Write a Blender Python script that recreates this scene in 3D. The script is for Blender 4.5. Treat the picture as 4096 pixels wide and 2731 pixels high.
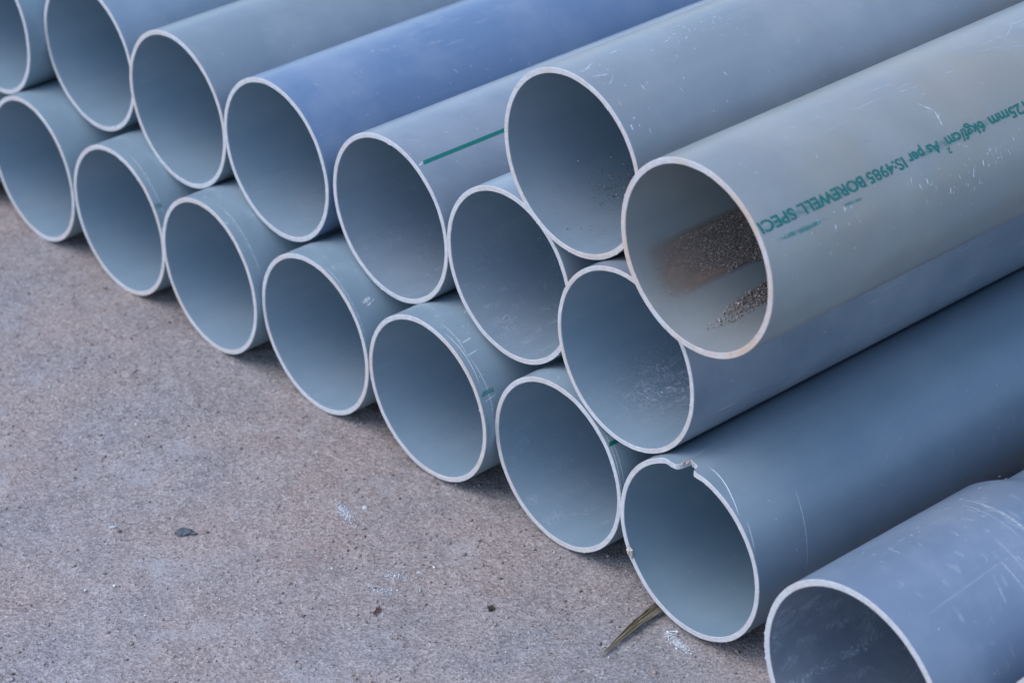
import bpy, bmesh, math, random
import numpy as np

# ------------------------------------------------------------------ camera, sky, sun, exposure
for o in list(bpy.data.objects):
    bpy.data.objects.remove(o, do_unlink=True)
scene = bpy.context.scene
C = scene.collection
R_ = math.radians

cam_d = bpy.data.cameras.new("camera")
cam_d.sensor_fit = 'HORIZONTAL'
cam_d.sensor_width = 36.0
cam_d.lens = 2583.76 * 36.0 / 1024.0
cam_d.clip_start = 0.05
cam_d.clip_end = 400.0
cam_d.dof.use_dof = True
cam_d.dof.focus_distance = 1.66
cam_d.dof.aperture_fstop = 9.5
cam = bpy.data.objects.new("camera", cam_d)
cam.location = (0.95225367, -0.94899474, 0.99186778)
cam.rotation_euler = (1.04564429, 0.02935503, 0.85259328)
C.objects.link(cam)
scene.camera = cam

SUN_EL, SUN_AZ = 58.0, 205.0        # azimuth counted clockwise from +Y
world = bpy.data.worlds.new("World")
scene.world = world
world.use_nodes = True
wn = world.node_tree
for n in list(wn.nodes):
    wn.nodes.remove(n)
sky = wn.nodes.new("ShaderNodeTexSky")
sky.sky_type = 'NISHITA'
sky.sun_disc = False
sky.sun_elevation = R_(SUN_EL)
sky.sun_rotation = R_(SUN_AZ)
sky.altitude = 200.0
sky.air_density = 1.0
sky.dust_density = 1.6
sky.ozone_density = 1.0
bg = wn.nodes.new("ShaderNodeBackground")
bg.inputs['Strength'].default_value = 0.15
wo = wn.nodes.new("ShaderNodeOutputWorld")
wn.links.new(sky.outputs[0], bg.inputs['Color'])
wn.links.new(bg.outputs[0], wo.inputs['Surface'])

sun_d = bpy.data.lights.new("sun", 'SUN')
sun_d.energy = 0.5
sun_d.angle = R_(50.0)
sun_d.color = (1.0, 0.97, 0.93)
sun = bpy.data.objects.new("sun", sun_d)
sun.rotation_euler = (R_(90 - SUN_EL), 0, R_(180 - SUN_AZ))
C.objects.link(sun)

vs = scene.view_settings
vs.view_transform = 'Standard'
vs.look = 'None'
vs.exposure = 1.05
vs.gamma = 1.0
vs.use_curve_mapping = False

rng = np.random.default_rng(7)
random.seed(7)

# ------------------------------------------------------------------ helpers
def link(o, parent=None):
    C.objects.link(o)
    if parent is not None:
        o.parent = parent
    return o

def mesh_obj(name, verts, faces, mats, parent=None, smooth=False, matidx=None, attr=None):
    me = bpy.data.meshes.new(name)
    me.from_pydata(np.asarray(verts, float).tolist(), [], [list(map(int, f)) for f in faces])
    for m in (mats if isinstance(mats, (list, tuple)) else [mats]):
        me.materials.append(m)
    if matidx is not None:
        me.polygons.foreach_set('material_index', np.asarray(matidx, np.int32))
    me.polygons.foreach_set('use_smooth', np.full(len(me.polygons), smooth))
    for k, v in (attr or {}).items():
        v = np.asarray(v, float)
        if v.ndim == 1:
            a = me.attributes.new(k, 'FLOAT', 'POINT'); a.data.foreach_set('value', v)
        else:
            a = me.attributes.new(k, 'FLOAT_COLOR', 'POINT')
            a.data.foreach_set('color', np.concatenate([v, np.ones((len(v), 1))], 1).ravel())
    me.update()
    return link(bpy.data.objects.new(name, me), parent)

def tag(o, label, cat=None, group=None, kind=None):
    o['label'] = label
    if cat: o['category'] = cat
    if group: o['group'] = group
    if kind: o['kind'] = kind
    return o

def hash2(ix, iy, s):
    h = (ix.astype(np.int64) * 374761393 + iy.astype(np.int64) * 668265263 + s * 974711) & 0xffffffff
    h = ((h ^ (h >> 13)) * 1274126177) & 0xffffffff
    return ((h ^ (h >> 16)) & 0xffffff) / float(0xffffff)

def vnoise(x, y, s=0):
    x = np.asarray(x, float); y = np.asarray(y, float)
    x0 = np.floor(x); y0 = np.floor(y)
    fx = x - x0; fy = y - y0
    fx = fx * fx * (3 - 2 * fx); fy = fy * fy * (3 - 2 * fy)
    x0 = x0.astype(np.int64); y0 = y0.astype(np.int64)
    a = hash2(x0, y0, s); b = hash2(x0 + 1, y0, s); c = hash2(x0, y0 + 1, s); d = hash2(x0 + 1, y0 + 1, s)
    return (a * (1 - fx) + b * fx) * (1 - fy) + (c * (1 - fx) + d * fx) * fy

def fbm(x, y, s=0, o=4):
    t = 0; a = .5; tot = 0
    for k in range(o):
        t = t + a * vnoise(x * 2 ** k, y * 2 ** k, s + k * 17); tot += a; a *= .55
    return t / tot

def in_poly(px, py, poly):
    inside = np.zeros(px.shape, bool); n = len(poly)
    for i in range(n):
        x1, y1 = poly[i]; x2, y2 = poly[(i + 1) % n]
        cond = ((y1 > py) != (y2 > py)) & (px < (x2 - x1) * (py - y1) / (y2 - y1 + 1e-12) + x1)
        inside ^= cond
    return inside

# ------------------------------------------------------------------ materials
class NT:
    def __init__(s, name):
        s.m = bpy.data.materials.new(name); s.m.use_nodes = True
        s.t = s.m.node_tree
        for n in list(s.t.nodes): s.t.nodes.remove(n)
        s.out = s.n('ShaderNodeOutputMaterial')
    def n(s, typ, **kw):
        nd = s.t.nodes.new(typ)
        for k, v in kw.items(): setattr(nd, k, v)
        return nd
    def l(s, a, b): s.t.links.new(a, b)
    def set(s, sock, v):
        if hasattr(v, 'is_output') or isinstance(v, bpy.types.NodeSocket): s.l(v, sock)
        else: sock.default_value = v
    def math(s, op, a, b=0.0, clamp=False):
        nd = s.n('ShaderNodeMath', operation=op, use_clamp=clamp)
        s.set(nd.inputs[0], a); s.set(nd.inputs[1], b); return nd.outputs[0]
    def mix(s, f, a, b):
        nd = s.n('ShaderNodeMix', data_type='RGBA')
        s.set(nd.inputs[0], f); s.set(nd.inputs[6], a if not isinstance(a, tuple) else a + (1,) if len(a) == 3 else a)
        s.set(nd.inputs[7], b if not isinstance(b, tuple) else b + (1,) if len(b) == 3 else b)
        return nd.outputs[2]
    def ramp(s, v, lo, hi, a=0.0, b=1.0):
        nd = s.n('ShaderNodeMapRange'); s.set(nd.inputs[0], v)
        for i, x in zip((1, 2, 3, 4), (lo, hi, a, b)): nd.inputs[i].default_value = x
        nd.clamp = True
        return nd.outputs[0]
    def noise(s, vec, scale, detail=3.0, rough=.55, dist=0.0):
        nd = s.n('ShaderNodeTexNoise'); s.l(vec, nd.inputs['Vector'])
        nd.inputs['Scale'].default_value = scale; nd.inputs['Detail'].default_value = detail
        nd.inputs['Roughness'].default_value = rough; nd.inputs['Distortion'].default_value = dist
        return nd.outputs['Fac']
    def voro(s, vec, scale, out='Distance', feature='F1'):
        nd = s.n('ShaderNodeTexVoronoi', feature=feature); s.l(vec, nd.inputs['Vector'])
        nd.inputs['Scale'].default_value = scale
        return nd.outputs[out]
    def mapping(s, vec, scale=(1, 1, 1), loc=(0, 0, 0)):
        nd = s.n('ShaderNodeMapping'); s.l(vec, nd.inputs['Vector'])
        nd.inputs['Scale'].default_value = scale; nd.inputs['Location'].default_value = loc
        return nd.outputs[0]
    def coord(s): return s.n('ShaderNodeTexCoord').outputs['Object']
    def cylvec(s, vec, seed):
        sp = s.n('ShaderNodeSeparateXYZ'); s.l(vec, sp.inputs[0])
        th = s.math('ARCTAN2', sp.outputs['Z'], sp.outputs['X'])
        cb = s.n('ShaderNodeCombineXYZ')
        s.l(s.math('MULTIPLY', th, 0.0625), cb.inputs[0]); s.l(sp.outputs['Y'], cb.inputs[1])
        cb.inputs[2].default_value = seed
        return cb.outputs[0]
    def bsdf(s, col, rough, spec=.5, bump=None, bstr=.1, bdist=.001):
        p = s.n('ShaderNodeBsdfPrincipled')
        s.set(p.inputs['Base Color'], col if not isinstance(col, tuple) else col + (1,))
        s.set(p.inputs['Roughness'], rough); s.set(p.inputs['Specular IOR Level'], spec)
        if bump is not None:
            b = s.n('ShaderNodeBump'); b.inputs['Strength'].default_value = bstr; b.inputs['Distance'].default_value = bdist
            s.l(bump, b.inputs['Height']); s.l(b.outputs[0], p.inputs['Normal'])
        return p

def pipe_mat(name, c1, c2, seed, dirt=.0, dirtcol=(.30, .27, .22), inner=False, haze=.12, rough=.34):
    t = NT(name); v = t.cylvec(t.coord(), seed)
    streak = t.noise(t.mapping(v, (60, 2.2, 1)), 1.0, 4, .6)
    blot = t.noise(v, 14.0, 4, .6)
    col = t.mix(t.ramp(streak, .3, .7), c1, c2)
    # broad chalky weathering
    col = t.mix(t.math('MULTIPLY', t.ramp(blot, .45, .75), haze), col, (.50, .54, .57))
    # fine circumferential handling marks
    tick = t.noise(t.mapping(v, (90, 900, 1)), 1.0, 2, .6)
    tmask = t.noise(v, 30.0, 2, .5)
    tk = t.math('MULTIPLY', t.ramp(tick, .66, .76), t.ramp(tmask, .5, .68))
    col = t.mix(t.math('MULTIPLY', tk, .10 if inner else .22), col, (.62, .66, .70))
    # pin-prick specks light and dark
    sp = t.voro(v, 150.0); sn = t.voro(v, 150.0, 'Color')
    sx = t.n('ShaderNodeSeparateColor'); t.l(sn, sx.inputs[0])
    dot = t.math('MULTIPLY', t.ramp(sp, .05, .10, 1, 0), t.ramp(sx.outputs[0], .74, .76))
    col = t.mix(t.math('MULTIPLY', dot, .30 if inner else .62), col, (.6, .63, .66))
    dot2 = t.math('MULTIPLY', t.ramp(sp, .05, .08, 1, 0), t.ramp(sx.outputs[1], .93, .94))
    col = t.mix(t.math('MULTIPLY', dot2, .6), col, (.05, .055, .06))
    if dirt > 0:
        dn = t.noise(v, 9.0, 5, .65)
        col = t.mix(t.math('MULTIPLY', t.ramp(dn, .38, .72), dirt), col, dirtcol)
        rn = t.noise(t.mapping(v, (1, 1, 1), (3, 5, 0)), 55.0, 3, .5)
        col = t.mix(t.math('MULTIPLY', t.ramp(rn, .70, .78), dirt * .9), col, (.27, .17, .12))
    rg = t.math('ADD', rough, t.math('MULTIPLY', t.math('SUBTRACT', blot, .5), .25))
    h = t.math('ADD', t.noise(v, 700.0, 2, .5), t.math('MULTIPLY', t.noise(v, 60.0, 2, .5), 2.0))
    p = t.bsdf(col, rg, .5, h, .06, .0006)
    t.l(p.outputs[0], t.out.inputs[0])
    return t.m

def rim_mat(name, stain, seed):
    t = NT(name); v = t.coord()
    vv = t.mapping(v, (1, 1, 1), (seed * 3.1, seed * 1.7, seed))
    n1 = t.noise(vv, 22.0, 3, .6); n2 = t.noise(vv, 260.0, 3, .6); n3 = t.noise(vv, 70.0, 4, .6)
    col = t.mix(t.ramp(n2, .3, .7), (.44, .460, .49), (.56, .57, .595))
    col = t.mix(t.math('MULTIPLY', t.ramp(n1, .46 - .12 * stain, .66 - .08 * stain), stain), col, (.52, .38, .29))
    col = t.mix(t.math('MULTIPLY', t.ramp(n3, .64, .72), .30 + stain * .3), col, (.26, .25, .25))
    p = t.bsdf(col, .62, .3, n2, .25, .0006)
    t.l(p.outputs[0], t.out.inputs[0])
    return t.m

def cover_mat(name, c1, c2, scale, lo, hi, opacity=1.0, rough=.7, stretch=(1, 1, 1)):
    """paint, dust or scuff that covers its ground by a coverage value and a ragged noise"""
    t = NT(name); v = t.coord()
    at = t.n('ShaderNodeAttribute', attribute_name='cov')
    n = t.noise(t.mapping(v, stretch), scale, 3, .6)
    a = t.math('MULTIPLY', at.outputs['Fac'], t.ramp(n, lo, hi))
    a = t.math('MULTIPLY', a, opacity, True)
    col = t.mix(t.noise(v, scale * 2.2, 2, .5), c1, c2)
    p = t.bsdf(col, rough, .25)
    tr = t.n('ShaderNodeBsdfTransparent'); mx = t.n('ShaderNodeMixShader')
    t.l(a, mx.inputs[0]); t.l(tr.outputs[0], mx.inputs[1]); t.l(p.outputs[0], mx.inputs[2])
    t.l(mx.outputs[0], t.out.inputs[0])
    return t.m

def tint_mat(name, rough=.8):
    t = NT(name)
    at = t.n('ShaderNodeAttribute', attribute_name='tint')
    p = t.bsdf(at.outputs['Color'], rough, .3)
    t.l(p.outputs[0], t.out.inputs[0])
    return t.m

def plain_mat(name, c1, c2, scale, rough=.7, bstr=.2):
    t = NT(name); v = t.coord()
    n = t.noise(v, scale, 4, .6)
    p = t.bsdf(t.mix(t.ramp(n, .3, .7), c1, c2), rough, .3, n, bstr, .0008)
    t.l(p.outputs[0], t.out.inputs[0])
    return t.m

def ground_mat():
    t = NT('rough_concrete'); v = t.coord()
    big = t.noise(v, 5.0, 4, .6); mid = t.noise(v, 28.0, 4, .6); fine = t.noise(v, 420.0, 3, .6)
    col = t.mix(t.ramp(big, .40, .60), (.305, .250, .235), (.255, .248, .262))
    col = t.mix(t.math('MULTIPLY', t.ramp(mid, .35, .70), .55), col, (.335, .292, .282))
    col = t.mix(t.math('MULTIPLY', t.ramp(mid, .28, .46, 1, 0), .45), col, (.215, .185, .178))
    # sand grains bound in the surface, each of its own shade
    vc = t.voro(v, 640.0, 'Color'); vd = t.voro(v, 640.0)
    sc = t.n('ShaderNodeSeparateColor'); t.l(vc, sc.inputs[0])
    g = t.ramp(sc.outputs[0], 0, 1, .74, 1.26)
    mul = t.n('ShaderNodeMix', data_type='RGBA', blend_type='MULTIPLY'); mul.inputs[0].default_value = 1
    t.l(col, mul.inputs[6]); t.l(g, mul.inputs[7]); col = mul.outputs[2]
    col = t.mix(t.math('MULTIPLY', t.ramp(sc.outputs[1], .90, .93), .55), col, (.50, .47, .45))
    col = t.mix(t.math('MULTIPLY', t.ramp(sc.outputs[2], .93, .95), .45), col, (.10, .085, .08))
    # pale cement bloom
    bl = t.noise(t.mapping(v, (1, 1, 1), (4, 7, 1)), 16.0, 5, .65)
    col = t.mix(t.math('MULTIPLY', t.ramp(bl, .56, .72), .50), col, (.40, .41, .43))
    wf = t.noise(t.mapping(v, (1, 1, 1), (9, 2, 0)), 75.0, 5, .7)
    col = t.mix(t.math('MULTIPLY', t.ramp(wf, .66, .74), .65), col, (.50, .52, .55))
    h = t.math('ADD', t.math('MULTIPLY', fine, .8), t.math('ADD', t.math('MULTIPLY', t.noise(v, 150.0, 3, .6), 1.3), t.math('MULTIPLY', vd, .8)))
    p = t.bsdf(col, .9, .2, h, .36, .0016)
    t.l(p.outputs[0], t.out.inputs[0])
    return t.m

# ------------------------------------------------------------------ ground
def axis_lines(lo, hi, step, far):
    mid = np.arange(lo, hi + step * .5, step)
    g = [step * 1.6 ** k for k in range(1, 60)]
    ext = []; d = 0
    for s in g:
        d += s
        if d > far: break
        ext.append(d)
    ext = np.array(ext + [far])
    return np.concatenate([lo - ext[::-1], mid, hi + ext])
gx = axis_lines(-1.0, .16, .0023, 60.0); gy = axis_lines(-.42, .10, .0023, 60.0)
GX, GY = np.meshgrid(gx, gy)
hgt = .0030 * (fbm(GX * 26, GY * 26, 3, 3) - .5) +   .0015 * (fbm(GX * 130, GY * 130, 9, 3) - .5) + .006 * (fbm(GX * 5, GY * 5, 21, 2) - .5)
near = np.clip(1.3 - np.hypot(GX + .35, GY + .1) / 2.5, 0, 1)
hgt = hgt * near
GZ = np.minimum(hgt - .0012, -.0001)
nx, ny = len(gx), len(gy)
idx = np.arange(nx * ny).reshape(ny, nx)
F = np.stack([idx[:-1, :-1], idx[:-1, 1:], idx[1:, 1:], idx[1:, :-1]], -1).reshape(-1, 4)
gme = bpy.data.meshes.new('ground')
gme.vertices.add(nx * ny); gme.vertices.foreach_set('co', np.stack([GX, GY, GZ], -1).astype(np.float32).ravel())
gme.loops.add(F.size); gme.loops.foreach_set('vertex_index', F.ravel().astype(np.int32))
gme.polygons.add(len(F)); gme.polygons.foreach_set('loop_start', np.arange(0, F.size, 4, dtype=np.int32))
gme.update(calc_edges=True); gme.validate()
gme.polygons.foreach_set('use_smooth', np.ones(len(F), bool))
gme.materials.append(ground_mat())
ground = link(bpy.data.objects.new('ground', gme))
ground['kind'] = 'structure'
ground['label'] = 'rough pinkish grey concrete ground in front of the pipes'
def gz(x, y):
    i = int(np.clip(np.searchsorted(gx, x), 0, nx - 1)); j = int(np.clip(np.searchsorted(gy, y), 0, ny - 1))
    return float(GZ[j, i])

# ------------------------------------------------------------------ pipes
LEN = 3.0
NTH = 240
TH = np.linspace(0, 2 * math.pi, NTH, endpoint=False)

def tube(name, Ro, Ri, off, mats, parent, prof=None, dent=None, th=TH):
    """open tube: outer wall from the cut end back, inner wall, far end ring"""
    n = len(th)
    ds = np.array([.0004, .002, .004, .007, .011, .016, .025, .05, .1, .15, .158, .166, .174, .19, .25, .4, .7, 1.2, 2.0, LEN])
    rings = []
    for inner in (0, 1):
        for d in ds:
            r = (Ri if inner else Ro) + (prof(d) if prof else 0)
            rr = np.full(n, r)
            if dent is not None: rr = rr + dent(th, d)
            y = d + off(th) * max(0, 1 - d / .06)
            rings.append(np.stack([rr * np.cos(th), y, rr * np.sin(th)], 1))
    V = np.concatenate(rings); k = len(ds); faces = []; mi = []
    i = np.arange(n); j = (i + 1) % n
    for a in range(k - 1):
        faces.append(np.stack([a * n + i, a * n + j, (a + 1) * n + j, (a + 1) * n + i], 1)); mi += [0] * n
    for a in range(k, 2 * k - 1):
        faces.append(np.stack([a * n + j, a * n + i, (a + 1) * n + i, (a + 1) * n + j], 1)); mi += [1] * n
    faces.append(np.stack([(k - 1) * n + i, (k - 1) * n + j, (2 * k - 1) * n + j, (2 * k - 1) * n + i], 1)); mi += [0] * n
    return mesh_obj(name, V, np.concatenate(faces), mats, parent, True, mi)

def rim(name, Ro, Ri, off, mat, parent, dent=None, seed=0, th=TH):
    n = len(th); rings = []
    jit = lambda s, a: a * (fbm(th * 9, 0 * th + s, seed * 31 + s, 3) - .5) * 2
    mid = (Ro + Ri) / 2
    prof = [(Ro, .0004, 0, 0), (Ro - .00028, 0, .00010, .00012), (mid, 0, 0, .00016), (Ri + .00028, 0, .00014, .00012), (Ri, .0004, 0, 0)]
    for q, (r, d, jr, jd) in enumerate(prof):
        rr = r + jit(q, jr) + (dent(th, 0) if dent is not None else 0)
        rings.append(np.stack([rr * np.cos(th), d + off(th) + jit(q + 7, jd), rr * np.sin(th)], 1))
    V = np.concatenate(rings); i = np.arange(n); j = (i + 1) % n
    F = np.concatenate([np.stack([a * n + j, a * n + i, (a + 1) * n + i, (a + 1) * n + j], 1) for a in range(len(prof) - 1)])
    return mesh_obj(name, V, F, mat, parent, False)

def marks(name, items, R, mat, parent):
    for it in items: ribbons(name, [it], R, mat, parent)

def ribbons(name, items, R, mat, parent, off=.00012, inner=False):
    """thin marks that follow the wall: items = (points [(deg, y)], half width in metres, coverage)"""
    V = []; Fc = []; cov = []
    for pts, hw, cv in items:
        p = np.array([(R * math.radians(a), y) for a, y in pts])
        seg = np.hypot(*np.diff(p, axis=0).T); s = np.concatenate([[0], np.cumsum(seg)])
        m = max(3, int(s[-1] / .0022) + 2); u = np.linspace(0, s[-1], m)
        q = np.stack([np.interp(u, s, p[:, 0]), np.interp(u, s, p[:, 1])], 1)
        if len(pts) > 3:
            for _ in range(4): q[1:-1] = (q[:-2] + 2 * q[1:-1] + q[2:]) / 4
        t = np.gradient(q, axis=0); t /= np.maximum(1e-9, np.hypot(t[:, 0], t[:, 1]))[:, None]
        nrm = np.stack([-t[:, 1], t[:, 0]], 1)
        b = len(V)
        for k in range(m):
            e = k / (m - 1); w = hw * (.35 + .65 * math.sin(math.pi * min(1, max(0, e))) ** .6)
            for sgn in (-1, 0, 1):
                c = q[k] + nrm[k] * w * sgn; a = c[0] / R; r = R + (-off if inner else off)
                V.append((r * math.cos(a), c[1], r * math.sin(a)))
                cov.append(cv * (1.9 if sgn == 0 else 0.0) * min(1, 5 * e + .15, 5 * (1 - e) + .15))
        for k in range(m - 1):
            for sidx in (0, 1):
                a = b + k * 3 + sidx
                Fc.append((a, a + 3, a + 4, a + 1))
    o = mesh_obj(name, V, Fc, mat, parent, True, attr={'cov': cov})
    return o

def film(name, a0, a1, y0, y1, R, covf, mat, parent, na=90, nyy=90, off=.0001, inner=True):
    A, Y = np.meshgrid(np.linspace(a0, a1, na), np.linspace(y0, y1, nyy))
    r = R - off if inner else R + off
    V = np.stack([r * np.cos(np.radians(A)), Y, r * np.sin(np.radians(A))], -1).reshape(-1, 3)
    ii = np.arange(na * nyy).reshape(nyy, na)
    F = np.stack([ii[:-1, :-1], ii[:-1, 1:], ii[1:, 1:], ii[1:, :-1]], -1).reshape(-1, 4)
    return mesh_obj(name, V, F, mat, parent, True, attr={'cov': covf(A, Y).ravel()})

scratch_m = cover_mat('scratch_white', (.78, .84, .88), (.88, .92, .95), 900, .25, .45, .95)
scuff_m = cover_mat('scuff_pale', (.58, .66, .72), (.70, .76, .80), 600, .30, .58, .78)
ink_m = cover_mat('green_ink', (.006, .135, .115), (.010, .180, .150), 800, .22, .36, .97, .45)
smear_m = cover_mat('green_ink_smear', (.03, .24, .22), (.05, .28, .26), 260, .30, .60, .45, .5)
dust_m = cover_mat('brown_dust', (.295, .215, .170), (.34, .26, .215), 300, .10, .45, .92, .9)
powder_m = cover_mat('white_powder', (.46, .56, .68), (.58, .66, .76), 420, .42, .62, .80, .9)
burr_m = plain_mat('plastic_shaving', (.42, .44, .46), (.58, .59, .60), 500, .65)
broken_m = plain_mat('broken_plastic', (.22, .15, .13), (.58, .56, .54), 900, .8, .6)
grain_m = tint_mat('sand_grain')

# name: x, y, z, cut slope across, cut slope up, colours c1 c2, inner colour, rim stain, dirt, wall, label
TEAL = ((.215, .300, .365), (.235, .325, .385))
PIPES = {
 'B0': (-.8872, -.0120, .0625, 0, 0, TEAL, .32, 0, 'pipe at the far left end of the bottom row, under the top left corner pipe'),
 'B1': (-.7600, -.0120, .0625, -.0057, .0071, TEAL, .32, 0, 'blurred blue grey pipe, leftmost in view of the bottom row on the concrete'),
 'B2': (-.6324, -.0125, .0625, .0092, .0064, TEAL, .32, 0, 'second pipe from the left in the bottom row, faint arc scratch behind its rim'),
 'B3': (-.5071, -.0145, .0625, -.0187, .0042, TEAL, .40, 0, 'third pipe from the left in the bottom row, with pale scuffs on its top'),
 'B4': (-.3808, -.0107, .0625, .0080, .0035, TEAL, .32, 0, 'fourth pipe from the left in the bottom row, white smudge on its upper side'),
 'B5': (-.2555, -.0087, .0625, .0136, -.0075, TEAL, .40, 0, 'bottom row pipe with several white arc scratches and a green dab behind its rim'),
 'B6': (-.1304, .0000, .0625, -.0039, .0079, TEAL, .25, 0, 'bottom row pipe with a short green stripe, next to the pipe with the chipped rim'),
 'B7': (.0000, -.0066, .0625, -.0086, .0013, ((.185, .252, .305), (.205, .272, .325)), .12, 0, 'bottom row pipe with a broken notch in its rim and long white arc scratches'),
 'M0': (-.8217, -.0003, .1719, .0006, .0002, TEAL, .1, 0, 'pipe cut off by the top left corner, leftmost of the second row'),
 'M1': (-.6964, .0159, .1750, .0126, -.0026, ((.185, .255, .325), (.200, .270, .340)), .15, 0, 'second pipe from the left in the second row, its rim cut by the top edge'),
 'M2': (-.5699, .0122, .1711, .0046, .0027, ((.190, .245, .285), (.205, .260, .300)), .35, .1, 'third pipe from the left in the second row, with a pinkish stained rim'),
 'M3': (-.4441, .0115, .1730, .0039, -.0029, ((.122, .196, .318), (.150, .228, .345)), .12, 0, 'deeper blue pipe in the second row, left of the one with the long green stripe'),
 'M4': (-.3149, .0136, .1725, .0086, -.0025, ((.205, .255, .310), (.220, .270, .325)), .15, .12, 'second row pipe with a long dark green stripe along its top'),
 'M5': (-.1897, .0135, .1768, -.0001, .0030, ((.225, .290, .355), (.245, .305, .370)), .2, .1, 'second row pipe under the left one of the two top pipes'),
 'M6': (-.0637, -.0004, .1715, -.0082, .0040, ((.148, .188, .245), (.165, .205, .260)), .5, .08, 'rightmost pipe of the second row, white powder inside and brown stain on its rim'),
 'T1': (-.1201, .0088, .2843, .0048, .0032, ((.200, .248, .282), (.220, .265, .295)), .45, .22, 'left one of the two top pipes, scuffed grey with a few sand grains inside'),
 'T2': (.0078, -.0100, .2744, .0070, -.0016, ((.225, .258, .268), (.245, .275, .280)), .8, .62, 'right one of the two top pipes, with green lettering outside and sand inside'),
}
RO = .0625
pipes = {}
inner_default = ((.210, .300, .375), (.232, .322, .398))
ROWS = {'B': 'pipes lying in the bottom row', 'M': 'pipes stacked in the second row', 'T': 'pipes lying on top of the stack'}

def notch_off(th):
    d = np.degrees(th)
    ax = np.array([0, 84.5, 86.0, 87.0, 88.5, 90.5, 92.0, 93.5, 95.0, 96.6, 97.4, 98.6, 100, 104, 110, 118, 360])
    ay = np.array([0, .0000, .0008, .0046, .0058, .0060, .0072, .0068, .0088, .0090, .0052, .0010, -.0006, -.0010, .0004, 0, 0])
    return np.interp(d, ax, ay)
def notch_dent(th, d):
    a = np.degrees(th)
    k = math.exp(-(d / .013) ** 2)
    return -k * (.0019 * np.exp(-((a - 98.5) / 7) ** 2) + .0007 * np.exp(-((a - 84) / 5) ** 2))

for n, (x, y, z, ca, cb, cols, stain, dirt, label) in PIPES.items():
    seed = list(PIPES).index(n) + 1
    wall = {'T2': .0040, 'M6': .0033}.get(n, .0037)
    ri = RO - wall
    e = link(bpy.data.objects.new('pvc_pipe', None))
    e.empty_display_size = .05
    e.location = (x, y, z)
    tag(e, label, 'pipe', ROWS[n[0]])
    om = pipe_mat('pvc_grey_' + n, cols[0], cols[1], seed * 1.37, dirt, haze=.22 if n[0] != 'B' else .14)
    ic = inner_default
    if n in ('T2',): ic = ((.245, .282, .300), (.265, .300, .315))
    if n in ('T1', 'M5', 'M4'): ic = ((.206, .278, .345), (.228, .300, .368))
    if n == 'B7': ic = ((.188, .276, .342), (.204, .294, .362))
    im = pipe_mat('pvc_bore_' + n, ic[0], ic[1], seed * 2.11 + 40, 0, inner=True, haze=.12)
    rm = rim_mat('cut_edge_' + n, stain, seed)
    th = TH
    if n == 'B7':
        th = np.radians(np.concatenate([np.arange(0, 80, 1.5), np.arange(80, 120, .35), np.arange(120, 360, 1.5)]))
    def off(t, ca=ca, cb=cb, n=n, seed=seed):
        o = RO * (ca * np.cos(t) + cb * np.sin(t)) + .0004 * (fbm(t * 3.1, 0 * t, seed * 5, 3) - .5)
        w = np.clip((2 * math.pi - t) / .4, 0, 1)
        o = o * w + (1 - w) * (RO * (ca * np.cos(t) + cb * np.sin(t)) + .0004 * (fbm(0 * t, 0 * t, seed * 5, 3) - .5))
        if n == 'B7': o = o + notch_off(t) + .0004 * (fbm(t * 60, 0 * t, 77, 2) - .5) * np.exp(-((np.degrees(t) - 93) / 8) ** 2)
        return o
    dent = notch_dent if n == 'B7' else None
    b = tube('barrel', RO, ri, off, [om, im], e, dent=dent, th=th)
    r = rim('cut_rim', RO, ri, off, rm, e, dent=dent, seed=seed, th=th)
    pipes[n] = dict(e=e, ri=ri, off=off, rim=r, barrel=b)
    # ragged saw burrs clinging to the cut edge
    V = []; F = []
    nb = {'T2': 26, 'B7': 26, 'M6': 20, 'T1': 18}.get(n, 12)
    for k in range(nb):
        a = random.uniform(0, 2 * math.pi); out = random.random() < .6
        r0 = RO - .0001 if out else ri + .0001
        y0 = float(off(np.array([a]))[0]); s = random.uniform(.0002, .0007); da = s / RO * random.uniform(.8, 2.2)
        sg = 1 if out else -1
        tip = (r0 + sg * s * random.uniform(.1, .7), y0 - s * random.uniform(-.3, .8))
        pts = [(r0, a - da, y0 + .0003), (r0, a + da, y0 + .0003), (r0 - sg * .0005, a, y0 + .00002), (tip[0], a + random.uniform(-da, da), tip[1])]
        bidx = len(V)
        for rr, aa, yy in pts: V.append((rr * math.cos(aa), yy, rr * math.sin(aa)))
        F += [(bidx, bidx + 1, bidx + 3), (bidx + 1, bidx + 2, bidx + 3), (bidx + 2, bidx, bidx + 3)]
    mesh_obj('burr', V, F, burr_m, r)['kind'] = 'stuff'

# ---- bell-ended pipe at the lower right
RS = .0707
e8 = link(bpy.data.objects.new('pvc_pipe', None)); e8.empty_display_size = .05
e8.location = (.1751, -.0472, .0709); e8.rotation_euler = (0, 0, -.0169)
tag(e8, 'violet grey pipe with a widened socket end, nearest the lower right corner', 'pipe', ROWS['B'])
def bell(d):
    s = min(1, max(0, (d - .148) / .028)); s = s * s * (3 - 2 * s)
    return -(RS - RO) * s
off8 = lambda t: .0005 * (fbm(np.abs(t - math.pi) * 3, 0 * t, 91, 3) - .5)
b8 = tube('barrel', RS, RS - .0042, off8, [pipe_mat('pvc_violet', (.158, .214, .295), (.176, .232, .312), 33.0, 0, haze=.22),
          pipe_mat('pvc_bore_violet', (.165, .205, .275), (.190, .230, .300), 35.0, .10, (.20, .17, .15), True, .3)], e8, prof=bell)
r8 = rim('cut_rim', RS, RS - .0042, off8, rim_mat('cut_edge_socket', .2, 40), e8, seed=40)
V = []; F = []
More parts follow.
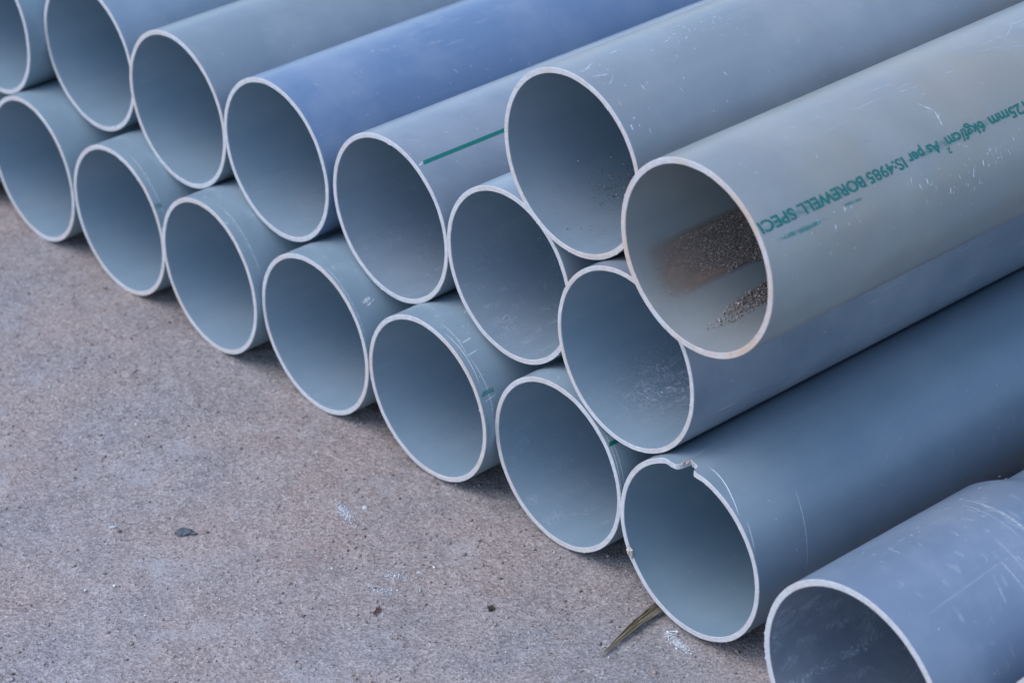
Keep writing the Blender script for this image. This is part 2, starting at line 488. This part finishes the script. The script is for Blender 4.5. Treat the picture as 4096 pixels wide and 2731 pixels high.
for k in range(34):
    a = random.choice([random.uniform(3.0, 3.9), random.uniform(0, 1.2), random.uniform(0, 6.28)]); s = random.uniform(.0003, .0009); da = s / RS * 1.4
    bi = len(V)
    for rr, aa, yy in ((RS - .0001, a - da, .0004), (RS - .0001, a + da, .0004), (RS - .0007, a, .0001), (RS + s * random.uniform(.2, .8), a, -s * random.uniform(0, .6))):
        V.append((rr * math.cos(aa), yy, rr * math.sin(aa)))
    F += [(bi, bi + 1, bi + 3), (bi + 1, bi + 2, bi + 3), (bi + 2, bi, bi + 3)]
mesh_obj('burr', V, F, burr_m, r8)['kind'] = 'stuff'
e9 = link(bpy.data.objects.new('pvc_pipe', None)); e9.empty_display_size = .05
e9.location = (.3220, -.0140, .0709); e9.rotation_euler = (0, 0, -.0169)
tag(e9, 'pipe of which only a sliver of rim shows in the bottom right corner', 'pipe', ROWS['B'])
off9 = lambda t: .0005 * (fbm(np.abs(t - math.pi) * 3, 0 * t, 57, 3) - .5)
tube('barrel', RS, RS - .0042, off9, [pipe_mat('pvc_violet_corner', (.158, .214, .295), (.176, .232, .312), 51.0, 0, haze=.22),
     pipe_mat('pvc_bore_corner', (.190, .265, .335), (.210, .285, .355), 53.0, inner=True)], e9, prof=bell)
rim('cut_rim', RS, RS - .0042, off9, rim_mat('cut_edge_corner', .2, 47), e9, seed=47)

# ------------------------------------------------------------------ marks on the pipes
def arc(a0, a1, y0, y1, n=8):
    return [(a0 + (a1 - a0) * k / (n - 1), y0 + (y1 - y0) * k / (n - 1)) for k in range(n)]
def yl(n, items):   # world y to the pipe's own y
    y0 = PIPES[n][1]
    return [([(a, y) for a, y in p], w, c) for p, w, c in items]

marks('scratch', [([(84, .0098), (79, .0099), (71, .0092), (66, .0078), (59, .0056), (52, .0034), (47, .0017)], .00042, 1.0),
                    ([(49, .0503), (42, .0487), (35, .0470), (28, .0457), (22, .0446), (10, .0428), (-6, .0413)], .00020, .95),
                    ([(44, .0053), (34, .0032), (25, .0012)], .00045, .5),
                    (arc(16, 12, .034, .0345, 3), .0003, .8), (arc(48, 46, .026, .029, 3), .0003, .7)], RO, scratch_m, pipes['B7']['e'])
marks('scratch', [([(74, .0031), (61, .0048), (47, .0053), (38, .0051), (29, .0045)], .00030, .95),
                    ([(82, .0074), (67, .0082), (55, .0069), (49, .0066)], .00022, .75),
                    ([(53, .0069), (41, .0085), (29, .0093), (20, .0092), (8, .0085)], .00030, .7),
                    (arc(51, 52, .006, .016, 4), .0006, .45), (arc(60, 61, .008, .018, 4), .0009, .4),
                    (arc(20, 22, .003, .016, 4), .0004, .55)], RO, scratch_m, pipes['B5']['e'])
for n, ys in (('B2', .0075), ('B3', .0085), ('B4', .0035)):
    marks('scratch', [(arc(80, 14, ys, ys - .001, 9), .0008, .55), (arc(70, 30, ys - .003, ys - .002, 6), .0004, .4)], RO, scuff_m, pipes[n]['e'])
marks('scratch', [(arc(48, 6, .0035, .0005, 8), .0003, .9), (arc(44, 2, .0055, .0035, 7), .0003, .7)], RO, scratch_m, pipes['B6']['e'])
marks('scratch', [([(111, .1199), (100, .1194), (87, .1201), (72, .1202), (58, .1210), (44, .1215)], .0018, .42),
                    ([(112, .114), (96, .113), (80, .113), (66, .113)], .0012, .22),
                    ([(75, .0898), (64, .0888), (50, .0902), (35, .0911), (15, .0915), (0, .0915)], .0009, .42),
                    ([(80, .0985), (66, .0985), (50, .099), (38, .0992)], .0014, .25),
                    ([(104, .1857), (92, .1850), (84, .1847), (70, .1845), (40, .1845)], .0012, .5),
                    (arc(62, 66, .020, .095, 8), .0008, .2), (arc(57, 48, .0753, .0733, 4), .0014, .3)],
        RS, scuff_m, e8)

def random_scuffs(n, count, a, y, ln, hw, cv, mode, mat=scuff_m, R=RO, parent=None, seed=0):
    count = int(count * 1.7); hw = (hw[0] * 1.25, hw[1] * 1.35)
    rr = random.Random(seed * 101 + count)
    it = []
    for k in range(count):
        a0 = rr.uniform(*a); y0 = y[0] + (y[1] - y[0]) * rr.random(); l = rr.uniform(*ln)
        if mode == 'ring': ang = rr.gauss(90, 9)
        elif mode == 'any': ang = rr.uniform(0, 180)
        else: ang = rr.gauss(0, 8)
        dx = l * math.sin(math.radians(ang)); dy = l * math.cos(math.radians(ang))
        it.append(([(a0, y0), (a0 + math.degrees(dx / R) * .5, y0 + dy * .5 + rr.uniform(-.1, .1) * l), (a0 + math.degrees(dx / R), y0 + dy)], rr.uniform(*hw), rr.uniform(*cv)))
    o = ribbons('scuff', it, R, mat, parent or pipes[n]['e']); o['kind'] = 'stuff'; return o
random_scuffs('T2', 52, (2, 34), (.01, .33), (.0015, .0055), (.00016, .00036), (.12, .75), 'ring', scratch_m, seed=1)
random_scuffs('T2', 26, (8, 22), (.13, .30), (.0015, .006), (.00018, .00042), (.3, .95), 'ring', scratch_m, seed=41)
random_scuffs('T2', 60, (-5, 70), (.01, .40), (.0008, .002), (.0003, .0008), (.2, .7), 'any', seed=2)
random_scuffs('T2', 26, (70, 100), (.08, .40), (.006, .03), (.00015, .0003), (.25, .6), 'axis', seed=3)
marks('scuff', [([(64.7, .1594), (61.8, .1624), (57.8, .1644), (55.4, .1680)], .0008, .55), ([(56.5, .1668), (51.9, .1663), (48.5, .1656), (45.4, .1648)], .0009, .7),
                ([(54.5, .1690), (52.0, .1672), (50.0, .1660)], .0007, .4), ([(57.0, .1628), (55.0, .1636)], .0006, .4)], RO, scuff_m, pipes['T2']['e'])
random_scuffs('T1', 40, (60, 100), (.005, .16), (.0012, .005), (.0002, .0005), (.15, .75), 'any', seed=5)
random_scuffs('T1', 30, (76, 92), (.085, .135), (.001, .0035), (.00012, .00024), (.25, .8), 'any', scratch_m, seed=6)
random_scuffs('T1', 16, (20, 60), (.005, .2), (.001, .006), (.0003, .0007), (.3, .9), 'ring', seed=7)
marks('scuff', [([(86.3, .0040), (84.5, .0075), (87.0, .0130), (89.8, .0190)], .0011, .55), ([(78.5, .0070), (76.5, .0120), (75.0, .0190)], .0011, .40), ([(74.0, .0200), (70.5, .0170), (67.8, .0107)], .0006, .5),
                ([(91.5, .0350), (92.2, .0400), (93.2, .0470)], .0007, .55), ([(44.5, .0105), (43.0, .0120)], .0010, .8), ([(42.0, .0060), (37.5, .0065)], .0004, .6)], RO, scuff_m, pipes['T1']['e'])
random_scuffs('M3', 26, (40, 80), (.02, .14), (.002, .006), (.0003, .0007), (.12, .45), 'ring', seed=8)
random_scuffs('M3', 14, (60, 100), (.12, .25), (.004, .02), (.0010, .0022), (.05, .16), 'axis', seed=18)
random_scuffs('M4', 24, (35, 95), (.004, .10), (.001, .005), (.0002, .0005), (.3, .8), 'any', seed=9)
random_scuffs('M6', 34, (-10, 35), (.02, .30), (.001, .005), (.0002, .0004), (.2, .7), 'ring', seed=10)
random_scuffs('M6', 22, (-40, 10), (.02, .35), (.004, .02), (.0002, .0005), (.15, .5), 'axis', seed=20)
random_scuffs('B7', 46, (10, 100), (.02, .35), (.001, .004), (.00015, .0004), (.25, .8), 'any', seed=11)
random_scuffs('B7', 18, (5, 60), (.1, .35), (.004, .012), (.0002, .0005), (.15, .4), 'ring', seed=21)
for k, n in enumerate(('B3', 'B4', 'B5', 'B6')):
    random_scuffs(n, 26, (60, 105), (.003, .05), (.001, .006), (.0002, .0006), (.3, .9), 'any', seed=12 + k)
random_scuffs('B8', 26, (100, 116), (.02, .18), (.001, .004), (.0007, .0016), (.12, .5), 'any', R=RS, parent=e8, seed=31)
random_scuffs('B8', 50, (10, 100), (.02, .145), (.002, .012), (.0008, .0018), (.06, .22), 'ring', R=RS, parent=e8, seed=32)
random_scuffs('B8', 20, (30, 70), (.10, .145), (.002, .007), (.0010, .0022), (.08, .28), 'any', R=RS, parent=e8, seed=33)
marks('scuff', [(arc(41, 43, .0105, .019, 4), .0026, 1.0), (arc(38, 41, .012, .022, 4), .0016, .7)], RO, scuff_m, pipes['B4']['e'])

def stripe(n, deg0, deg1, y0, y1, hw, cov=1.0, mat=None):
    m = 60; V = []; F = []; cv = []
    for k in range(m):
        e = k / (m - 1); a = math.radians(deg0 + (deg1 - deg0) * e); y = y0 + (y1 - y0) * e
        for s in (-1, -.8, 0, .8, 1):
            aa = a + s * hw / RO; r = RO + .00014
            V.append((r * math.cos(aa), y + (s * .0007 if k == 0 else 0), r * math.sin(aa)))
            cv.append(cov * (.0 if abs(s) == 1 else 1) )
    for k in range(m - 1):
        for s in range(4):
            b = k * 5 + s; F.append((b, b + 5, b + 6, b + 1))
    return mesh_obj('print_stripe', V, F, mat or ink_m, pipes[n]['e'], True, attr={'cov': cv})
marks('scuff', [([(56.5, .0015), (57.6, .0040), (58.4, .0068)], .0012, .9)], RO, scuff_m, pipes['M4']['e'])
stripe('M4', 57.6, 58.2, .0062, .60, .0016)
stripe('B6', 37.5, 37.6, .0020, .60, .0015)
stripe('B5', 25.2, 25.6, .0030, .0140, .0018, 1.7, smear_m)
stripe('B4', 2.0, 2.2, .0010, .0080, .0012, .9)
stripe('B2', 30.0, 30.4, .0010, .0080, .0022, .9, smear_m)

# green lettering along the right top pipe, upside down as the pipe lies
WORDS = [('125mm', .2350, .2012), ('6kgf/cm', .1960, .1612), ('As', .1552, .1444), ('per', .1412, .1270),
         ('IS:4985', .1240, .0912), ('BOREWELL', .0882, .0336), ('SPECI', .0300, .0012)]
lb = bmesh.new()
lcov = []
def word(txt, ya, yb, base=39.9, h=.0072, up=0):
    cu = bpy.data.curves.new('t', 'FONT'); cu.body = txt; cu.size = 1.0; cu.offset = .030; cu.resolution_u = 4
    to = bpy.data.objects.new('t', cu); C.objects.link(to)
    dg = bpy.context.evaluated_depsgraph_get()
    me = bpy.data.meshes.new_from_object(to.evaluated_get(dg))
    bpy.data.objects.remove(to, do_unlink=True)
    bm = bmesh.new(); bm.from_mesh(me)
    for k in range(-2, 9):
        g = bm.verts[:] + bm.edges[:] + bm.faces[:]
        bmesh.ops.bisect_plane(bm, geom=g, plane_co=(0, k * .1, 0), plane_no=(0, 1, 0))
    xs = [v.co.x for v in bm.verts]; x0, x1 = min(xs), max(xs)
    cap = .72
    y_world0 = PIPES['T2'][1]
    for v in bm.verts:
        e = (v.co.x - x0) / (x1 - x0)
        y = ya + (yb - ya) * e
        s = v.co.y / cap * h + up
        a = math.radians(base + .5 * (1 - ya / .235)) - s / RO
        r = RO + .00014
        v.co = (r * math.cos(a), y + s * .22, r * math.sin(a))
    tmp = bpy.data.meshes.new('tmp'); bm.to_mesh(tmp); lb.from_mesh(tmp); bm.free()
for w, a, b in WORDS:
    word(w, a - PIPES['T2'][1] + PIPES['T2'][1], b)
word('2', .1612, .1582, h=.0036, up=.0068)
lm = bpy.data.meshes.new('lettering'); lb.to_mesh(lm)
a = lm.attributes.new('cov', 'FLOAT', 'POINT'); a.data.foreach_set('value', np.ones(len(lm.vertices)))
lm.materials.append(cover_mat('green_print', (.008, .135, .120), (.020, .20, .18), 420, .20, .50, .92, .5))
lo = link(bpy.data.objects.new('lettering', lm), pipes['T2']['e'])
lo['label'] = 'green printed lettering, upside down along the pipe'
marks('ink_smear', [([(28.2, .0097), (27.4, .0288), (27.1, .0392), (27.4, .0520)], .0020, 1.2), ([(29.7, .0660), (29.2, .0750), (28.9, .0840)], .0014, .9),
                      ([(36, .002), (36.5, .02), (36.5, .05), (37, .10)], .0036, .55), ([(37, .12), (37, .15), (37, .18), (37.5, .24)], .0036, .50)], RO, smear_m, pipes['T2']['e'])

# flakes torn off the notch and the left side of the chipped pipe's rim
def flake(parent, deg, y, size, seed, mat=None, rin=.0018):
    rr = random.Random(seed); V = []; F = []
    a = math.radians(deg); r = RO - rin
    c = np.array([r * math.cos(a), y, r * math.sin(a)])
    bm = bmesh.new(); bmesh.ops.create_icosphere(bm, subdivisions=2, radius=1)
    for v in bm.verts:
        k = .35 + 1.3 * vnoise(np.array([v.co.x * 4 + 9]), np.array([v.co.z * 4 + v.co.y * 3 + seed]), seed)[0]
        v.co = (v.co.x * size * k, v.co.y * size * .8 * k, v.co.z * size * 1.4 * k)
    me = bpy.data.meshes.new('flake'); bm.to_mesh(me); me.materials.append(mat or burr_m)
    o = link(bpy.data.objects.new('torn_flake', me), parent); o.location = c; o.rotation_euler = (.3, .5, a)
    return o
f7 = pipes['B7']
tan_m = plain_mat('torn_plastic', (.40, .35, .29), (.60, .57, .52), 400, .8)
flake(f7['rim'], 206.5, -.0004, .0022, 3, tan_m, .0036)
flake(f7['rim'], 209.0, -.0001, .0015, 5, tan_m, .0026)
flake(f7['rim'], 97.4, .0030, .0012, 8, broken_m)
flake(f7['rim'], 95.6, .0058, .0011, 12, broken_m)
flake(f7['rim'], 91.6, .0064, .0008, 14, broken_m)

# ------------------------------------------------------------------ sand and dust inside the pipes
def grains(name, pos, nrm, size, tints, parent=None):
    """tiny angular grains: one octahedron each, shaken"""
    n = len(pos)
    base = np.array([(1, 0, 0), (-1, 0, 0), (0, 1, 0), (0, -1, 0), (0, 0, 1), (0, 0, -1)], float)
    F0 = np.array([(0, 2, 4), (2, 1, 4), (1, 3, 4), (3, 0, 4), (2, 0, 5), (1, 2, 5), (3, 1, 5), (0, 3, 5)])
    V = base[None] * (size[:, None, None] * rng.uniform(.45, 1.15, (n, 6, 1))) + rng.normal(0, .18, (n, 6, 3)) * size[:, None, None]
    ang = rng.uniform(0, 6.28, n); ca, sa = np.cos(ang)[:, None], np.sin(ang)[:, None]
    V = np.stack([V[..., 0] * ca - V[..., 1] * sa, V[..., 0] * sa + V[..., 1] * ca, V[..., 2] * .8], -1)
    V += (pos + nrm * size[:, None] * .35)[:, None]
    F = (F0[None] + (np.arange(n) * 6)[:, None, None]).reshape(-1, 3)
    me = bpy.data.meshes.new(name)
    me.vertices.add(n * 6); me.vertices.foreach_set('co', V.astype(np.float32).ravel())
    me.loops.add(F.size); me.loops.foreach_set('vertex_index', F.ravel().astype(np.int32))
    me.polygons.add(len(F)); me.polygons.foreach_set('loop_start', np.arange(0, F.size, 3, dtype=np.int32))
    me.update(calc_edges=True)
    at = me.attributes.new('tint', 'FLOAT_COLOR', 'POINT')
    at.data.foreach_set('color', np.repeat(np.concatenate([tints, np.ones((n, 1))], 1), 6, axis=0).ravel())
    me.materials.append(grain_m)
    return link(bpy.data.objects.new(name, me), parent)

PAL = 1.5 * np.array([(.20, .165, .145), (.26, .215, .19), (.33, .285, .255), (.11, .095, .09), (.42, .39, .37), (.29, .20, .17), (.17, .145, .135)])
def tint(n, p=(.24, .24, .14, .16, .06, .06, .10)):
    return PAL[rng.choice(len(PAL), n, p=p)] * rng.uniform(.75, 1.25, (n, 1))
def bore(n, A, Y):
    q = PIPES[n]; ri = pipes[n]['ri'] - .0002; a = np.radians(A)
    pos = np.stack([q[0] + ri * np.cos(a), q[1] + Y, q[2] + ri * np.sin(a)], 1)
    return pos, np.stack([-np.cos(a), 0 * a, -np.sin(a)], 1)

P1 = [(-160, .30), (-160, .071), (-160, .047), (-157, .033), (-151, .024), (-138, .030), (-133.5, .0485), (-130, .063), (-125, .0647), (-128.5, .075), (-125, .0905), (-126, .30)]
P2 = [(-111, .30), (-110.4, .083), (-108, .063), (-106, .047), (-100.5, .033), (-99.5, .020), (-97.6, .011), (-94.5, .021), (-93.6, .035), (-94.4, .050), (-95.8, .068), (-95, .30)]
pos = []; siz = []
A = rng.uniform(-163, -122, 60000); Y = .022 + .19 * rng.random(60000) ** 1.0
edge = .35 * (fbm(A * .25, Y * 160, 5, 3) - .5)
k = in_poly(A + 10 * edge, Y + .02 * edge, P1)
dens = np.clip((Y - .018) / .040, .05, 1) * np.clip((A + 161) / 5, .1, 1)
k &= rng.random(60000) < dens * .62
p, nn = bore('T2', A[k], Y[k] + .010 - .010)
s = rng.gamma(3.0, .00011, k.sum()).clip(.00014, .0008) * (.65 + .5 * np.clip((Y[k] - .03) / .04, 0, 1))
pos.append((p, nn, s))
A = rng.uniform(-113, -91, 16000); Y = .010 + .2 * rng.random(16000)
e2 = fbm(A * .5, Y * 200, 8, 3) - .5
k = in_poly(A + 7 * e2, Y + .012 * e2, P2) & (rng.random(16000) < np.clip((Y - .010) / .075, .06, 1) * .55)
p, nn = bore('T2', A[k], Y[k]); pos.append((p, nn, rng.gamma(2.6, .00018, k.sum()).clip(.00016, .0013)))
A = rng.uniform(-165, -85, 260); Y = .008 + .12 * rng.random(260)
p, nn = bore('T2', A, Y); pos.append((p, nn, rng.gamma(3, .0001, 260).clip(.00012, .0007)))
p = np.concatenate([q[0] for q in pos]); nn = np.concatenate([q[1] for q in pos]); s = np.concatenate([q[2] for q in pos])
sand = grains('sand', p, nn, s, tint(len(p)))
tag(sand, 'coarse brown sand lying in the bore of the lettered top pipe', 'sand', kind='stuff')

A = np.concatenate([rng.normal(-123, 8, 900), rng.uniform(-150, -90, 130)]); Y = np.concatenate([.045 + .09 * rng.random(900) ** .8, .01 + .1 * rng.random(130)])
p, nn = bore('T1', A, Y)
s1 = grains('sand', p, nn, rng.gamma(3, .00012, len(A)).clip(.00014, .0009), tint(len(A), (.18, .18, .2, .22, .14, .03, .05)))
tag(s1, 'few scattered sand grains in the bore of the left top pipe', 'sand', kind='stuff')
for n, cnt in (('B7', 160), ('B6', 70), ('M6', 60), ('M5', 50)):
    A = rng.uniform(-150, -60, cnt); Y = .006 + .12 * rng.random(cnt)
    p, nn = bore(n, A, Y)
    g = grains('grit_speck', p, nn, rng.gamma(3, .00006, cnt).clip(.0001, .0005), tint(cnt, (.1, .15, .25, .2, .25, .02, .03)))
    tag(g, {'B7': 'pale and dark specks of grit inside the pipe with the chipped rim', 'B6': 'sparse specks of grit inside the pipe with the short green stripe',
            'M6': 'sparse specks of grit inside the powdery pipe below the lettered one', 'M5': 'sparse specks of grit inside the pipe under the left top pipe'}[n], 'grit', kind='stuff')

def cov_dust(A, Y):
    core = np.clip((A + 163) / 6, 0, 1) * np.clip((-126 - A) / 5 + .3, 0, 1) * np.clip((Y - .012) / .035, 0, 1)
    w = fbm(A * .12, Y * 60, 4, 4)
    second = .75 * np.clip((A + 112) / 4, 0, 1) * np.clip((-96 - A) / 4, 0, 1) * np.clip((Y - .045) / .04, 0, 1)
    tail = .42 * np.exp(-((A + 142) / 16) ** 2) * np.exp(-((Y - .026) / .016) ** 2)
    return np.clip(core * (.70 + .9 * (w - .3)) + tail * (w + .3) + second * (w + .1), 0, 1)
film('dust_film', -166, -90, .004, .30, pipes['T2']['ri'], cov_dust, dust_m, pipes['T2']['barrel'], 110, 140)
def cov_powder(A, Y):
    w = fbm(A * .35, Y * 90, 14, 4)
    return np.exp(-((A + 112) / 22) ** 2) * np.exp(-((Y - .065) / .038) ** 2) * np.clip((w - .28) * 4.0, 0, 1.3)
film('powder_film', -160, -70, .004, .14, pipes['M6']['ri'], cov_powder, powder_m, pipes['M6']['barrel'])
def cov_mottle(s, amp):
    return lambda A, Y: amp * np.clip((fbm(A * .16, Y * 60, s, 4) - .48) * 4, 0, 1)
for n, s_, am in (('B6', 3, .45), ('M5', 5, .55), ('M4', 6, .35), ('B5', 8, .18), ('B4', 9, .15), ('M3', 11, .3)):
    film('powder_film', -175, -75, .003, .16, pipes[n]['ri'], cov_mottle(s_, am), powder_m, pipes[n]['barrel'])
film('powder_film', -200, -60, .003, .16, RS - .0042, cov_mottle(21, .8), powder_m, b8)

# ------------------------------------------------------------------ loose things on the ground
n = 26000
X = rng.uniform(-1.0, .14, n); Y = rng.uniform(-.42, .06, n)
k = fbm(X * 9, Y * 9, 40, 3) * .7 + rng.random(n) * .5 > .55
X, Y = X[k], Y[k]
Z = GZ[np.clip(np.searchsorted(gy, Y), 0, ny - 1), np.clip(np.searchsorted(gx, X), 0, nx - 1)]
pp = np.stack([X, Y, Z], 1); up = np.tile([0, 0, 1.0], (len(X), 1))
GP = np.array([(.30, .25, .235), (.24, .20, .185), (.38, .35, .335), (.15, .125, .115), (.55, .55, .55), (.34, .26, .22)])
gt = GP[rng.choice(6, len(X), p=(.38, .26, .19, .03, .07, .07))] * rng.uniform(.8, 1.2, (len(X), 1))
sz = rng.gamma(2.4, .00025, len(X)).clip(.0002, .0019)
grit = grains('grit', pp, up, sz, gt)
tag(grit, 'fine loose grit scattered over the concrete ground', 'grit', kind='stuff')

def pebble(name, x, y, sx, sy, sz, rot, mat, label, cat, seed, group=None):
    bm = bmesh.new(); bmesh.ops.create_icosphere(bm, subdivisions=3, radius=1)
    for v in bm.verts:
        k = .35 + 1.25 * float(fbm(np.array([v.co.x * 2.3 + seed]), np.array([v.co.y * 2.3 + v.co.z * 1.5]), seed, 4)[0])
        v.co = (v.co.x * sx * k, v.co.y * sy * k, max(-.3, v.co.z) * sz * k)
    me = bpy.data.meshes.new(name); bm.to_mesh(me); me.materials.append(mat)
    o = link(bpy.data.objects.new(name, me)); o.location = (x, y, gz(x, y) + sz * .25); o.rotation_euler = (0, 0, rot)
    return tag(o, label, cat, group)
dark_m = plain_mat('dark_slate', (.04, .05, .06), (.15, .175, .20), 420, .75, 1.0)
white_m = plain_mat('white_chip', (.40, .43, .45), (.56, .58, .60), 500, .7)
brown_m = plain_mat('brown_fibre', (.10, .06, .045), (.20, .13, .10), 500, .9)
pebble('slate_flake', -.3164, -.1762, .0078, .0042, .0022, .72, dark_m, 'flat dark grey stone flake lying alone on the concrete at the left', 'stone', 3)
pebble('plastic_chip', -.3583, -.2074, .0026, .0012, .0012, .9, white_m, 'small white chip left of the dark stone flake', 'chip', 5)
pebble('plastic_chip', -.1712, -.0886, .0017, .0013, .0009, .4, white_m, 'small white chip on the concrete below the arc scratched pipe', 'chip', 6)
pebble('plastic_chip', -.2557, -.0672, .0022, .0016, .0013, .2, white_m, 'white chip beside the white powder patch left of the bottom row', 'chip', 7)
# clump of dry soil and a brown scrap of husk: small cores with fibres sticking out
def fibre_bundle(name, x, y, length, width, count, rot, mat, label, cat, seed, rad=.00022, z0=.0005, lift=.0015):
    rr = random.Random(seed); V = []; F = []
    for k in range(count):
        a = rr.gauss(0, width); l = length * rr.uniform(.5, 1); sx = rr.gauss(0, length * .10); sy = rr.gauss(0, length * .10)
        pts = []
        for q in range(5):
            e = q / 4 - .5
            pts.append((sx + math.sin(a) * l * e + rr.gauss(0, l * .03), sy + math.cos(a) * l * e + rr.gauss(0, l * .03), z0 + rr.random() * lift))
        for q, (px, py, pz) in enumerate(pts):
            for m in range(3):
                t = 2.094 * m; V.append((px + rad * math.cos(t), py + rad * .3 * math.sin(t), pz + rad * math.sin(t)))
        b = len(V) - 15
        for q in range(4):
            for m in range(3):
                F.append((b + q * 3 + m, b + q * 3 + (m + 1) % 3, b + q * 3 + 3 + (m + 1) % 3, b + q * 3 + 3 + m))
    o = mesh_obj(name, V, F, mat); o.location = (x, y, gz(x, y)); o.rotation_euler = (0, 0, rot)
    return tag(o, label, cat)
fibre_bundle('husk_scrap', -.1538, -.1373, .0085, .16, 16, R_(35), brown_m, 'thin reddish brown husk scrap on the concrete at the bottom centre', 'husk', 4)
fibre_bundle('soil_clump', -.1055, -.0815, .0055, 1.4, 34, 0, plain_mat('soil', (.05, .045, .035), (.13, .11, .085), 500, .95), 'small dark brown clump of dry soil and fibres, left of the dry grass', 'clump', 9, .0003, .0003, .0024)

# dry grass head poking out from under the chipped pipe
tip = np.array([-.0198, -.0665])
V = []; F = []; tc = []; rr = random.Random(12)
ST = [(.36, .30, .20), (.28, .225, .14), (.16, .125, .075), (.08, .06, .035), (.44, .385, .28)]
for k in range(58):
    u = rr.random(); w = u - .5
    end = np.array([-.0335 + .0115 * w, .018])
    ctrl = np.array([-.0272 + .0046 * w, -.034])
    t0 = rr.choice([0, 0, .03, .10, .2, .35, .5]); t1 = rr.uniform(.80, 1)
    m = 14; rad = rr.uniform(.00012, .00034); ph = rr.uniform(0, 6); hz = rr.uniform(.0002, .0040)
    col = np.array(rr.choice(ST)) * rr.uniform(.8, 1.2)
    b = len(V)
    for q in range(m):
        t = t0 + (t1 - t0) * q / (m - 1)
        c = (1 - t) ** 2 * tip + 2 * t * (1 - t) * ctrl + t * t * end
        c = c + np.array([.0007 * math.sin(ph + 8 * t), 0]) * t
        zz = max(gz(c[0], c[1]), -.002) + .0005 + hz * min(1, t * 1.8)
        rq = rad * (.6 + .6 * math.sin(math.pi * q / (m - 1)))
        for s_ in range(4):
            an = s_ * math.pi / 2; V.append((c[0] + rq * math.cos(an), c[1] + rq * .2 * math.sin(an), zz + rq * math.sin(an))); tc.append(col)
    for q in range(m - 1):
        for s_ in range(4):
            F.append((b + q * 4 + s_, b + q * 4 + (s_ + 1) % 4, b + q * 4 + 4 + (s_ + 1) % 4, b + q * 4 + 4 + s_))
gr = mesh_obj('dry_grass_tuft', V, F, tint_mat('dry_straw'), attr={'tint': tc})
tag(gr, 'dry straw coloured grass head sticking out from under the chipped pipe', 'dry grass')

# curled plastic shaving and white powder patches
V = []; F = []; m = 40
for q in range(m):
    t = 2 * math.pi * q / m
    cx = .0034 * math.cos(t) * (1 + .18 * math.sin(3 * t)); cy = .0015 * math.sin(t) * (1 + .2 * math.cos(2 * t))
    r = .00030 + .00012 * math.sin(t * 2)
    for s in range(6):
        an = s * math.pi / 3
        V.append((cx * (1 + r * math.cos(an) / .0025), cy * (1 + r * math.cos(an) / .0016), .0006 + r * 1.7 * math.sin(an) + .0005 * math.sin(t * 2 + 1)))
for q in range(m):
    for s in range(6):
        F.append((q * 6 + s, ((q + 1) % m) * 6 + s, ((q + 1) % m) * 6 + (s + 1) % 6, q * 6 + (s + 1) % 6))
cl = mesh_obj('plastic_shaving', V, F, plain_mat('clear_shaving', (.62, .67, .71), (.80, .83, .85), 200, .3), None, True)
cl.location = (-.0092, -.0112, gz(-.009, -.011) + .0004); cl.rotation_euler = (0, 0, .62)
tag(cl, 'curled white plastic shaving loop on the concrete under the chipped pipe', 'shaving')

def powder(x, y, sx, sy, rot, cnt, label, seed):
    r2 = np.random.default_rng(seed)
    px = r2.normal(0, sx, cnt); py = r2.normal(0, sy, cnt)
    c, s = math.cos(rot), math.sin(rot)
    X = x + px * c - py * s; Y = y + px * s + py * c
    Z = GZ[np.clip(np.searchsorted(gy, Y), 0, ny - 1), np.clip(np.searchsorted(gx, X), 0, nx - 1)]
    q = np.stack([X, Y, Z], 1)
    o = grains('powder_patch', q, np.tile([0, 0, 1.0], (cnt, 1)), r2.gamma(3, .00014, cnt).clip(.0002, .0011), np.array([(.60, .63, .66)]) * r2.uniform(.75, 1.15, (cnt, 1)))
    return tag(o, label, 'powder', kind='stuff')
powder(.0018, -.0159, .0062, .0017, R_(-8), 900, 'white powder patch on the concrete just below the chipped pipe', 1)
powder(-.2599, -.0815, .0065, .0022, R_(-15), 560, 'white powder patch on the concrete in front of the fifth bottom pipe', 2)
powder(-.1789, -.1034, .006, .0025, R_(30), 200, 'faint white powder patch above the brown husk scrap', 3)
powder(-.1715, -.1197, .006, .0022, R_(30), 170, 'faint white powder patch nearest the brown husk scrap', 4)
